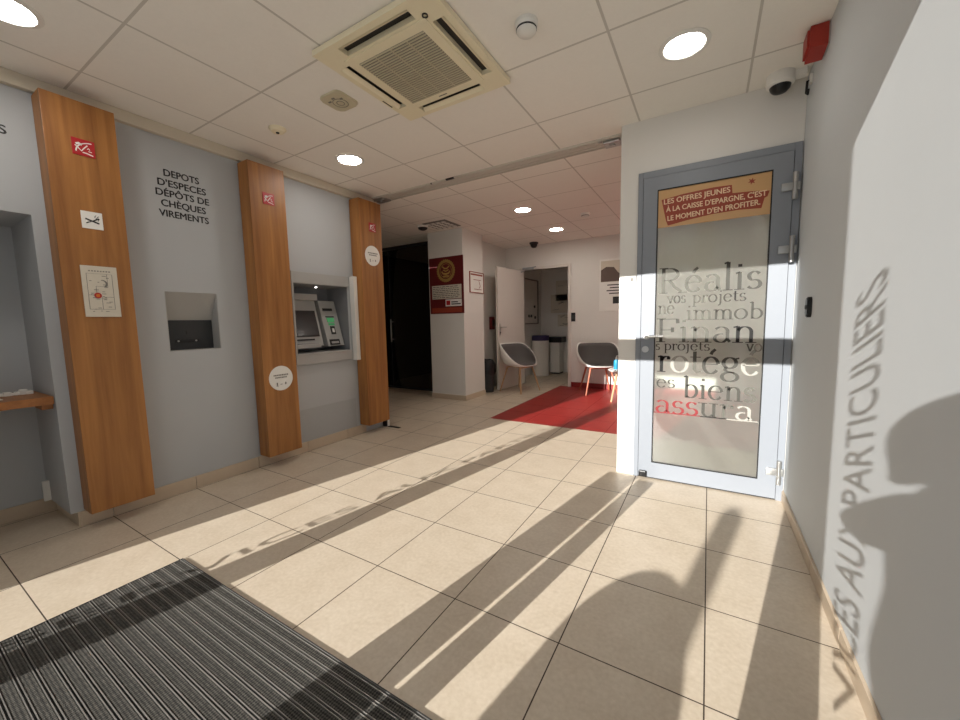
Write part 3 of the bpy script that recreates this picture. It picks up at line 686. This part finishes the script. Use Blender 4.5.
# sprinkler-like detector disc
r = thing('ceiling_sensor', 'small round ivory ceiling sensor with a dark centre near the left wall', 'sensor', on_ceil(-2.563, 1.66, CH))
b = MB(); b.lathe([(0, 0), (.055, 0), (.055, .006), (.045, .012), (.040, .022), (.018, .026), (0, .026)], n=32); b.done('housing', 'acp', r, True)
b = MB(); b.lathe([(0, .026), (.012, .026), (.010, .031), (0, .031)], n=16); b.done('lens', 'ink', r, True)
# square vent
r = thing('ceiling_vent', 'square greyish ceiling vent with rounded corners beside the air conditioner', 'vent', on_ceil(-1.942, 1.665, CH))
def rrect(h, k, n=6):
    P = []
    for cx, cy, a in ((h-k, h-k, 0), (-h+k, h-k, 90), (-h+k, -h+k, 180), (h-k, -h+k, 270)): P += arc(cx, cy, k, k, a, a+90, n)
    return P
b = MB(); b.prism(rrect(.085, .035), 0, .012, .004); b.done('cover', 'acg', r)
b = MB(); 
for q in ((-.045, .03), (0, .045), (.04, .02)): b.box(q[0]-.012, q[1]-.006, .0122, q[0]+.012, q[1]+.006, .0128)
b.lathe([(.042, .012), (.046, .012), (.046, .0136), (.042, .0136)], 0, -.01, 28); b.lathe([(.020, .012), (.024, .012), (.024, .0136), (.020, .0136)], 0, -.01, 24); b.done('grooves', 'inkg', r)
r = thing('smoke_detector', 'white round smoke detector at the top centre of the ceiling', 'smoke detector', on_ceil(-.75, 1.72, CH))
b = MB(); b.lathe([(0, 0), (.052, 0), (.052, .016), (.046, .022), (.044, .040), (.036, .048), (0, .052)], n=36); b.done('housing', 'whitep', r, True)
b = MB(); b.lathe([(.0445, .026), (.0462, .027), (.0462, .033), (.0445, .034)], n=36); b.done('slots', 'ink', r)
r = thing('dome_camera', 'white dome security camera in the ceiling corner above the glass door', 'security camera', on_ceil(.300, 2.83, CH))
b = MB(); b.lathe([(0, 0), (.066, 0), (.066, .006), (.068, .045), (.064, .056), (.052, .062), (.045, .062)], n=36); b.done('housing', 'whitep', r, True)
b = MB(); b.lathe([(.050, .061), (.046, .076), (.034, .090), (.018, .097), (0, .099)], n=32); b.done('dome', 'black', r, True)
b = MB(); b.box(.05, -.03, .0, .115, .02, .035, .004); b.done('side_box', 'whitep', r)
r = thing('cable_clip', 'black hanging cable clip on the wall corner beside the dome camera', 'clip', on_right(2.80, 2.36, XR))
b = MB(); b.tube([(-.01, .05, 0), (-.01, .05, .02), (-.01, -.01, .022), (.02, -.03, .02), (.02, -.005, .018)], .006, 8); b.done('hook', 'black', r, True)
b = MB(); b.box(-.018, .03, 0, .016, .075, .012, .002); b.done('base', 'whitep', r)
# red box at the right wall
r = thing('alarm_beacon', 'red box shaped alarm light high on the right wall under the ceiling', 'alarm light', on_right(2.505, 2.428, XR))
b = MB(); b.box(-.05, -.032, 0, .05, .055, .006, .002); b.done('base', 'whitep', r)
b = MB(); b.prism([(-.058, -.048), (.058, -.036), (.058, .058), (-.058, .060)], .006, .082, .010); b.done('lens', 'redbox', r)
# second zone
r = thing('dome_camera', 'small black dome security camera on the ceiling before the back wall', 'security camera', on_ceil(-2.62, 6.25, CH))
b = MB(); b.lathe([(0, 0), (.075, 0), (.075, .02), (.06, .03)], n=28); b.done('housing', 'dark', r, True)
b = MB(); b.lathe([(.062, .026), (.055, .060), (.034, .085), (0, .092)], n=28); b.done('dome', 'black', r, True)
r = thing('smoke_detector', 'small white round detector on the waiting area ceiling to the right', 'smoke detector', on_ceil(-1.383, 4.97, CH))
b = MB(); b.lathe([(0, 0), (.055, 0), (.055, .012), (.045, .030), (.03, .042), (0, .045)], n=28); b.done('housing', 'whitep', r, True)
b = MB(); b.lathe([(.046, .025), (.050, .026), (.048, .032), (.044, .033)], n=28); b.done('slots', 'inkg', r)
r = thing('motion_sensor', 'dark round security sensor hanging by the ceiling vent above the column', 'sensor', on_ceil(-3.42, 4.25, CH))
b = MB(); b.lathe([(0, 0), (.07, 0), (.075, .02), (.068, .032)], n=28); b.done('housing', 'whitep', r, True)
b = MB(); b.lathe([(.072, .018), (.06, .05), (.03, .065), (0, .068)], n=28); b.done('dome', 'black', r, True)
r = thing('ceiling_vent', 'white slatted ceiling vent just in front of the square column', 'vent', on_ceil(-3.18, 4.36, CH))
b = MB(); b.box(-.19, -.19, 0, .19, .19, .006); b.done('shade_backing', 'inkg', r)  # grey backing paints the shade between the slats
for k in range(4):
    for j in range(4): b = MB(); b.box(-.165+.085*k, -.165+.085*j, .006, -.165+.085*k+.055, -.165+.085*j+.055, .014, .003); b.done('slat', 'paper', r)

# sliding partition rail across the ceiling
r = thing('ceiling_rail', 'grey aluminium sliding partition rail across the ceiling', 'rail', loc=(-1.86, 3.112, CH))
hl = 1.295
b = MB(); b.box(-hl, -.078, -.004, hl, .078, -.0005); b.box(-hl, -.078, -.014, hl, -.062, -.004); b.box(-hl, .062, -.014, hl, .078, -.004); b.box(-hl, -.048, -.012, hl, .006, -.004); b.box(-hl, .016, -.012, hl, .052, -.004); b.done('channel', 'rail', r)
b = MB(); b.box(-hl, -.0615, -.0055, hl, .0615, -.0041); b.done('groove', 'inkg', r)
for s, nm in ((-1, 'end_bracket'), (1, 'end_bracket')):
    b = MB(); x = s*(hl-.10); b.box(x-.06, -.05, -.034, x+.06, .05, -.012, .006); b.cyl(x, 0, -.042, -.012, .022, n=16); b.box(x-.09, -.068, -.026, x-.06, -.05, -.01); b.box(x+.06, -.03, -.03, x+.09, .05, -.012); o = b.done(nm, ['steel'], r)
b = MB(); b.box(-.29, -.0795, -.0145, -.20, -.060, -.002); b.done('black_label', 'black', r)
b = MB(); b.box(-.47, -.0795, -.0145, -.455, -.066, -.006); b.done('screw_hole', 'black', r)
# floor catch below the far oak panel
r = thing('floor_catch', 'black floor bolt catch at the foot of the farthest oak panel', 'floor catch', loc=(-3.06, 3.09, 0))
b = MB(); b.box(-.075, -.028, 0, -.03, .022, .095, .004); b.done('post', 'black', r)
b = MB(); b.box(-.028, -.01, 0, -.012, .015, .085, .002); b.done('bolt', 'whitep', r)
b = MB(); b.box(-.01, -.018, 0, .15, .018, .006, .002); b.done('floor_plate', 'black', r)

# ------------------------------------------------------------------ waiting area
# maroon notice
r = thing('poster', 'maroon poster with a round gold seal on the front of the white column', 'poster', on_front(-3.338, 1.70, 4.655))
b = MB(); b.box(-.305, -.412, 0, .305, .412, .008, .001); b.done('board', 'maroon', r)
b = MB()
for a in range(28): b.cyl(.148*math.cos(a*2*PI/28), .212+.148*math.sin(a*2*PI/28), .0082, .0092, .018, n=8)
b.lathe([(.12, .0082), (.15, .0082), (.15, .0092), (.12, .0092)], 0, .212, 40); b.lathe([(.098, .0082), (.104, .0082), (.104, .0092), (.098, .0092)], 0, .212, 40)
b.stroke([(-.075, .205), (-.05, .175), (0, .165), (.05, .175), (.075, .205)], .02, .028, z=.0082); b.stroke([(-.06, .275), (-.02, .245), (.02, .245), (.06, .275)], .02, .02, z=.0082); b.stroke([(-.05, .225), (0, .205), (.05, .225)], .016, .016, z=.0082); b.stroke([(-.05, .135), (.05, .135)], .018, .018, z=.0082)
b.done('gold_seal', 'gold', r)
b = MB(); b.box(-.262, -.195, .0082, .268, .005, .009); b.done('text_panel', 'paperg', r)
b = MB()
for k in range(7):
    x = -.245
    while x < .2:
        l = random.uniform(.02, .07); b.stroke([(x, -.018-.026*k), (x+l, -.018-.026*k)], .008, .008, z=.0092); x += l+.012
    if k == 6: break
b.done('text_lines', 'ink', r)
b = MB(); b.box(-.02, -.305, .0082, .268, -.205, .009); b.done('logo_panel', 'paper', r)
b = MB(); b.box(-.005, -.288, .0092, .065, -.222, .0098); b.done('logo_mark', 'redsign', r)
b = MB(); b.stroke([(.085, -.245), (.20, -.245)], .016, .016, z=.0092); b.stroke([(.085, -.275), (.25, -.275)], .016, .016, z=.0092); b.done('logo_text', 'ink', r)
b = MB(); b.box(-.27, -.395, .0082, .27, -.325, .0088); b.done('footer', 'brownred', r)
# small certificate on the column side
r = thing('certificate', 'small framed certificate on the right face of the white column', 'certificate', frame((-3.045, 5.022, 1.748), (0, 1, 0), (0, 0, 1)))
b = MB()
for x0, x1, y0, y1 in cells(-.20, .20, -.155, .155, [(-.19, .19, -.145, .145)]): b.box(x0, y0, 0, x1, y1, .014)
b.done('certificate_frame', 'brownred', r)
b = MB(); b.box(-.191, -.146, 0, .191, .146, .008); b.done('sheet', 'paper', r)
b = MB(); b.stroke([(-.17, .115), (.17, .115)], .022, .022, z=.0082); b.stroke([(-.10, .04), (.12, .04)], .008, .008, z=.0082); b.stroke([(-.08, -.10), (.14, -.10)], .008, .008, z=.0082); b.stroke([(.06, .03), (.10, -.05), (.07, -.08)], .014, .01, z=.0082); b.done('print', 'brownred', r)

# back door with its open leaf
r = struct(thing('door_2', 'open cream door in the back wall', 'door', on_front((BX0+BX1)/2, 0, YB)))
hw = (BX1-BX0)/2
b = MB(); b.box(-hw-.055, 0, -.11, -hw, BZ+.05, .012, .002); b.box(hw, 0, -.11, hw+.055, BZ+.05, .012, .002); b.box(-hw, BZ, -.11, hw, BZ+.05, .012, .002); b.done('door_frame', 'leaf', r)
b = MB(); b.box(0, .01, -.04, .84, BZ-.01, 0, .002)
lm = Matrix.Translation((-hw+.004, 0, .016)) @ Matrix.Rotation(math.radians(-97), 4, 'Y')
lf = b.done('door_leaf', 'leaf', r); lf.matrix_local = lm
def on_leaf(b, nm, mt, sm=True): return b.done(nm, mt, lf, sm)
for z0, s in ((-.04, -1), (0, 1)):
    b = MB(); b.box(.775, .93, min(z0, z0+s*.008), .805, 1.12, max(z0, z0+s*.008), .002); b.tube([(.79, 1.06, z0), (.79, 1.06, z0+s*.05), (.78, 1.06, z0+s*.055), (.67, 1.06, z0+s*.055)], .009, 10); on_leaf(b, 'handle', 'steel')
    b = MB(); b.cyl(.79, .97, min(z0, z0+s*.012), max(z0, z0+s*.012), .013, n=14); on_leaf(b, 'keyhole', 'dark')
b = MB(); b.tube([(-hw+.05, BZ+.025, .03), (-.10, BZ+.03, .16), (-hw+.06, BZ-.05, .20)], .008, 8); b.box(-hw+.02, BZ+.008, .012, -hw+.23, BZ+.045, .05, .004); b.done('closer', 'alud', r)
# switch beside the doorway
r = thing('light_switch', 'black rectangular switch on the back wall right of the doorway', 'switch', on_front(-1.988, 1.205, YB))
b = MB(); b.box(-.036, -.075, 0, .036, .075, .014, .004); b.done('plate', 'black', r)
b = MB(); b.box(-.02, -.03, .014, .02, .03, .018, .002); b.done('rocker', 'dark', r)
# poster on the back wall
r = thing('poster', 'white portrait poster with a dark photo on the back wall', 'poster', on_front(-1.27, 1.705, YB))
b = MB(); b.box(-.285, -.415, 0, .285, .415, .008, .001); b.done('board', 'paper', r)
b = MB(); b.box(-.262, .05, .0082, .262, .385, .0088); b.done('photo', 'paperg', r)
b = MB(); b.prism([(-.262, .055), (.24, .055), (.10, .12), (.0, .20), (-.06, .28), (-.18, .29), (-.262, .24)], .009, .0094); b.done('photo_subject', 'brown', r)
b = MB()
for k, (a, c) in enumerate(((-.16, .10), (-.12, .16), (-.17, .12), (-.13, .08))): b.stroke([(a, .0-.045*k), (c, -.045*k)], .016, .016, z=.0082)
b.box(-.07, -.30, .0082, .16, -.19, .0088); b.done('text_lines', 'ink', r)
# chairs
def tub_chair(mtx, lab, legm):
    r = thing('tub_chair', lab, 'chair', mtx, 'tub chairs in the waiting area')
    def rim(a):                                            # a: 0 front, pi back
        c = (1-math.cos(a))/2
        q = max(0, min(1, (c-.02)/.80)); h = .445+.345*q*q*(3-2*q)
        return .245+.05*math.sin(a)**2+.015*c, h
    def shell(off, top):
        b = MB(); NA, NV = 48, 14; rows = []
        for j in range(NV+1):
            v = j/NV*top; row = []
            for i in range(NA):
                a = 2*PI*i/NA; R, h = rim(a); R = R-off
                q = v; rr = R*min(1, (1-(1-q)**2.4)); z = .425+off+(h-.425-off*.3)*max(0, q)**2.8
                y = -rr*math.cos(a); x = rr*1.06*math.sin(a)
                back = (1-math.cos(a))/2; y += .05*back*q**2
                row.append(b.bm.verts.new((x, y, z)))
            rows.append(row)
        for A, B_ in zip(rows[1:], rows[2:]):
            for i in range(NA): b._f([A[i], A[(i+1) % NA], B_[(i+1) % NA], B_[i]])
        cv = rows[0][0]
        for q in rows[0][1:]: b.bm.verts.remove(q)
        for i in range(NA): b._f([cv, rows[1][i], rows[1][(i+1) % NA]])
        return b
    o = shell(0, 1).done('shell', 'whitep', r, True)
    md = o.modifiers.new('thickness', 'SOLIDIFY'); md.thickness = .014; md.offset = 0
    o = shell(.016, .975).done('upholstery', 'fabric', r, True)
    md = o.modifiers.new('thickness', 'SOLIDIFY'); md.thickness = .008; md.offset = 0
    b = MB()
    b.tube([(-.15, -.13, .405), (.15, -.13, .405)], .012); b.tube([(-.15, .14, .405), (.15, .14, .405)], .012); b.tube([(0, -.13, .405), (0, .14, .405)], .012); b.cyl(0, 0, .40, .428, .10, n=24); b.done('under_frame', legm, r)
    for sx in (-1, 1):
        for yt, yb in ((-.13, -.225), (.14, .235)):
            b = MB(); b.tube([(sx*.15, yt, .415), (sx*.24, yb, 0)], .0155, 12, .0105); b.done('leg', legm, r, True)
    return r
cm = lambda x, y, a: Matrix.Translation((x, y, 0)) @ Matrix.Rotation(a, 4, 'Z')
tub_chair(cm(-2.66, 5.72, math.radians(74)), 'white tub chair with grey seat in front of the open back door', 'leg')
tub_chair(cm(-1.47, 6.07, math.radians(28)), 'white tub chair with grey seat on red tiles against the back wall', 'legred')
# small table
r = thing('side_table', 'low white round side table behind the white wall edge', 'table', loc=(-.93, 5.55, 0))
b = MB(); b.lathe([(0, .435), (.26, .435), (.268, .442), (.27, .452), (.262, .46), (0, .46)], n=48); b.done('tabletop', 'whitep', r, True)
for k in range(3):
    a = math.radians(205+120*k); b = MB(); b.tube([(.15*math.cos(a), .15*math.sin(a), .437), (.23*math.cos(a), .23*math.sin(a), 0)], .017, 12, .013); b.done('leg', 'leg', r, True)
r = thing('sanitizer_bottle', 'blue bottle on the low side table', 'bottle', loc=(-1.085, 5.50, .46))
b = MB(); b.lathe([(0, 0), (.032, 0), (.036, .006), (.036, .11), (.030, .128), (.013, .138), (0, .138)], n=24); b.done('body', 'blue', r, True)
b = MB(); b.cyl(0, 0, .138, .165, .014, n=16); b.tube([(0, 0, .16), (0, 0, .185), (.03, -.01, .187)], .006, 8); b.done('pump_cap', 'whitep', r, True)
# dark bin behind the column and wall box
r = thing('waste_bin', 'grey bin with a black bag between the column and the open door leaf', 'bin', loc=(-3.13, 5.45, 0))
b = MB(); b.lathe([(0, 0), (.105, 0), (.125, .33), (.118, .33), (.10, .02), (0, .02)], n=28); b.done('body', 'dark', r, True)
b = MB(); b.lathe([(.128, .30), (.136, .34), (.128, .46), (.10, .53), (.05, .50), (0, .44)], n=18)
for v in b.bm.verts: v.co += Vector((random.uniform(-.012, .012), random.uniform(-.012, .012), random.uniform(-.012, .012)))
b.done('bag', 'black', r, True)
r = thing('call_point', 'dark red wall box behind the open back door', 'alarm point', frame((-3.27, 5.85, 1.13), (0, 1, 0), (0, 0, 1)))
b = MB(); b.box(-.06, -.11, 0, .06, .11, .05, .006); b.done('housing', 'maroon', r)
b = MB(); b.box(-.035, -.05, .05, .035, .05, .054, .002); b.done('window', 'dark', r)
# passage behind the doorway
r = thing('round_bin', 'tall white cylindrical bin with a dark purple lining in the passage', 'bin', loc=(-3.05, 7.60, 0))
b = MB(); b.lathe([(0, 0), (.178, 0), (.178, .80), (.168, .80), (.165, .02), (0, .02)], n=40); b.done('body', 'whitep', r, True)
b = MB(); b.lathe([(.181, .74), (.184, .80), (.178, .845), (.150, .84), (.14, .70), (0, .68)], n=40); b.done('bag', 'purple', r, True)
r = thing('pedal_bin', 'white bin with a black lid beside the tall cylinder bin in the passage', 'bin', loc=(-2.84, 8.02, 0))
b = MB(); b.box(-.11, -.14, .03, .11, .14, .68, .01); b.done('body', 'whitep', r)
b = MB(); b.box(-.17, -.16, .68, .16, .16, .80, .012); b.done('lid', 'black', r)
b = MB(); b.box(-.1, -.13, 0, .1, .13, .03); b.done('base', 'dark', r)
r = thing('whiteboard', 'wall mounted key board in the passage seen through the back doorway', 'board', frame((-3.27, 7.35, 1.56), (0, 1, 0), (0, 0, 1)))
b = MB()
for x0, x1, y0, y1 in cells(-.62, .62, -.47, .47, [(-.60, .60, -.45, .45)]): b.box(x0, y0, 0, x1, y1, .03)
b.done('board_frame', 'inkg', r)
b = MB(); b.box(-.60, -.45, 0, .60, .45, .012); b.done('panel', 'leaf', r)
for x, z in ((.12, -.30), (.24, -.30), (.42, -.10), (.45, -.33)):
    b = MB(); b.cyl(x, z, .012, .03, .03, n=14); b.done('magnet', 'black', r)
for k, (x, z, ww, hh_, lab) in enumerate(((-2.62, 1.80, .30, .22, 'faint landscape print highest on the passage end wall'), (-2.78, 1.52, .26, .20, 'pale print in the middle of the passage end wall'), (-2.66, 1.15, .22, .13, 'small grey print lowest on the passage end wall'))):
    r = thing('wall_print', lab, 'print', on_front(x, z, 8.2), 'prints on the passage wall')
    b = MB(); b.box(-ww, -hh_, 0, ww, hh_, .006); b.done('sheet', 'paperg', r)
    b = MB()
    for q in range(9): x0 = random.uniform(-ww, ww*.5)*.85; yq = random.uniform(-hh_, hh_)*.8; b.stroke([(x0, yq), (x0+random.uniform(.05, .14), yq+random.uniform(-.05, .05))], .008, .008, z=.0062)
    b.done('print', 'inkg', r)
r = thing('leaning_poster', 'tilted pale poster sheet at the right of the passage end wall', 'poster', on_front(-2.36, 1.78, 8.2) @ Matrix.Rotation(math.radians(25), 4, 'Z'))
b = MB(); b.box(-.16, -.26, .008, .16, .26, .012); b.done('sheet', 'paper', r)
b = MB()
for q in range(6): b.stroke([(-.12, -.2+.07*q), (.12, -.2+.07*q)], .012, .012, z=.0122)
b.done('print', 'inkg', r)

# ------------------------------------------------------------------ outside the shopfront: who and what shades the floor
def person(mtx):
    V = {'pel': (.02, 0, .95, .15), 'belly': (.03, 0, 1.12, .135), 'chest': (.05, .02, 1.36, .16), 'neck': (.0, .03, 1.51, .085), 'head0': (-.01, .05, 1.56, .095), 'head1': (-.01, .05, 1.63, .10), 'head2': (0, .04, 1.68, .07)}
    E_ = [('pel', 'belly'), ('belly', 'chest'), ('chest', 'neck'), ('neck', 'head0'), ('head0', 'head1'), ('head1', 'head2')]
    for s, n_ in ((-1, 'l'), (1, 'r')):
        V.update({'sh'+n_: (.10+s*.15, s*.04, 1.47, .075), 'el'+n_: (.11+s*.23, .08, 1.32, .055), 'wr'+n_: (.05+s*.09, .30, 1.30, .035), 'ha'+n_: (.05+s*.06, .38, 1.32, .04), 'hip'+n_: (.06+s*.08, 0, .88, .09), 'kn'+n_: (.09+s*.08, .02, .48, .065), 'an'+n_: (.10+s*.08, 0, .09, .045), 'to'+n_: (.11+s*.09, .16, .03, .04)})
        E_ += [('chest', 'sh'+n_), ('sh'+n_, 'el'+n_), ('el'+n_, 'wr'+n_), ('wr'+n_, 'ha'+n_), ('pel', 'hip'+n_), ('hip'+n_, 'kn'+n_), ('kn'+n_, 'an'+n_), ('an'+n_, 'to'+n_)]
    ks = list(V); me = bpy.data.meshes.new('person'); me.from_pydata([V[k][:3] for k in ks], [(ks.index(a), ks.index(c)) for a, c in E_], [])
    o = bpy.data.objects.new('person', me); COL.objects.link(o)
    sk = o.modifiers.new('skin', 'SKIN')
    for i, k in enumerate(ks): me.skin_vertices[0].data[i].radius = (V[k][3], V[k][3]); me.skin_vertices[0].data[i].use_root = (k == 'pel')
    ss = o.modifiers.new('smooth', 'SUBSURF'); ss.levels = 2; ss.render_levels = 2
    dg = bpy.context.evaluated_depsgraph_get(); m2 = bpy.data.meshes.new_from_object(o.evaluated_get(dg))
    bpy.data.objects.remove(o); m2.materials.clear(); m2.materials.append(MAT['cloth']); m2.name = 'person'
    for p_ in m2.polygons: p_.use_smooth = True
    o = bpy.data.objects.new('person', m2); COL.objects.link(o); o.matrix_world = mtx; return o
tag(person(Matrix.Translation((.06, -.95, -.02))), 'person in dark clothes standing outside the shopfront, only the shadow shows on the right wall', 'person')
b = MB(); b.prism([(-.2, 0), (.2, 0), (.2, 1.06)]+arc(0, 1.06, .2, .19, 0, 180, 16), -.15, .15, .01)  # unseen rounded shape, added to cast the curved floor shadow
tag(b.done('shadow_blocker', 'alud', matrix=frame((-.88, -2.0, -.02), (1, 0, 0), (0, 0, 1))), 'round topped cabinet outside, known by its curved shadow on the floor', 'blocker')
b = MB(); b.cyl(-1.56, -6.0, -.02, 2.85, .055, n=24); b.lathe([(.055, 2.83), (.06, 2.85), (.03, 2.90), (0, 2.91)], -1.56, -6.0, 24)
tag(b.done('street_post', 'alud'), 'slim street post outside, known by its soft shadow before the glass door', 'post')
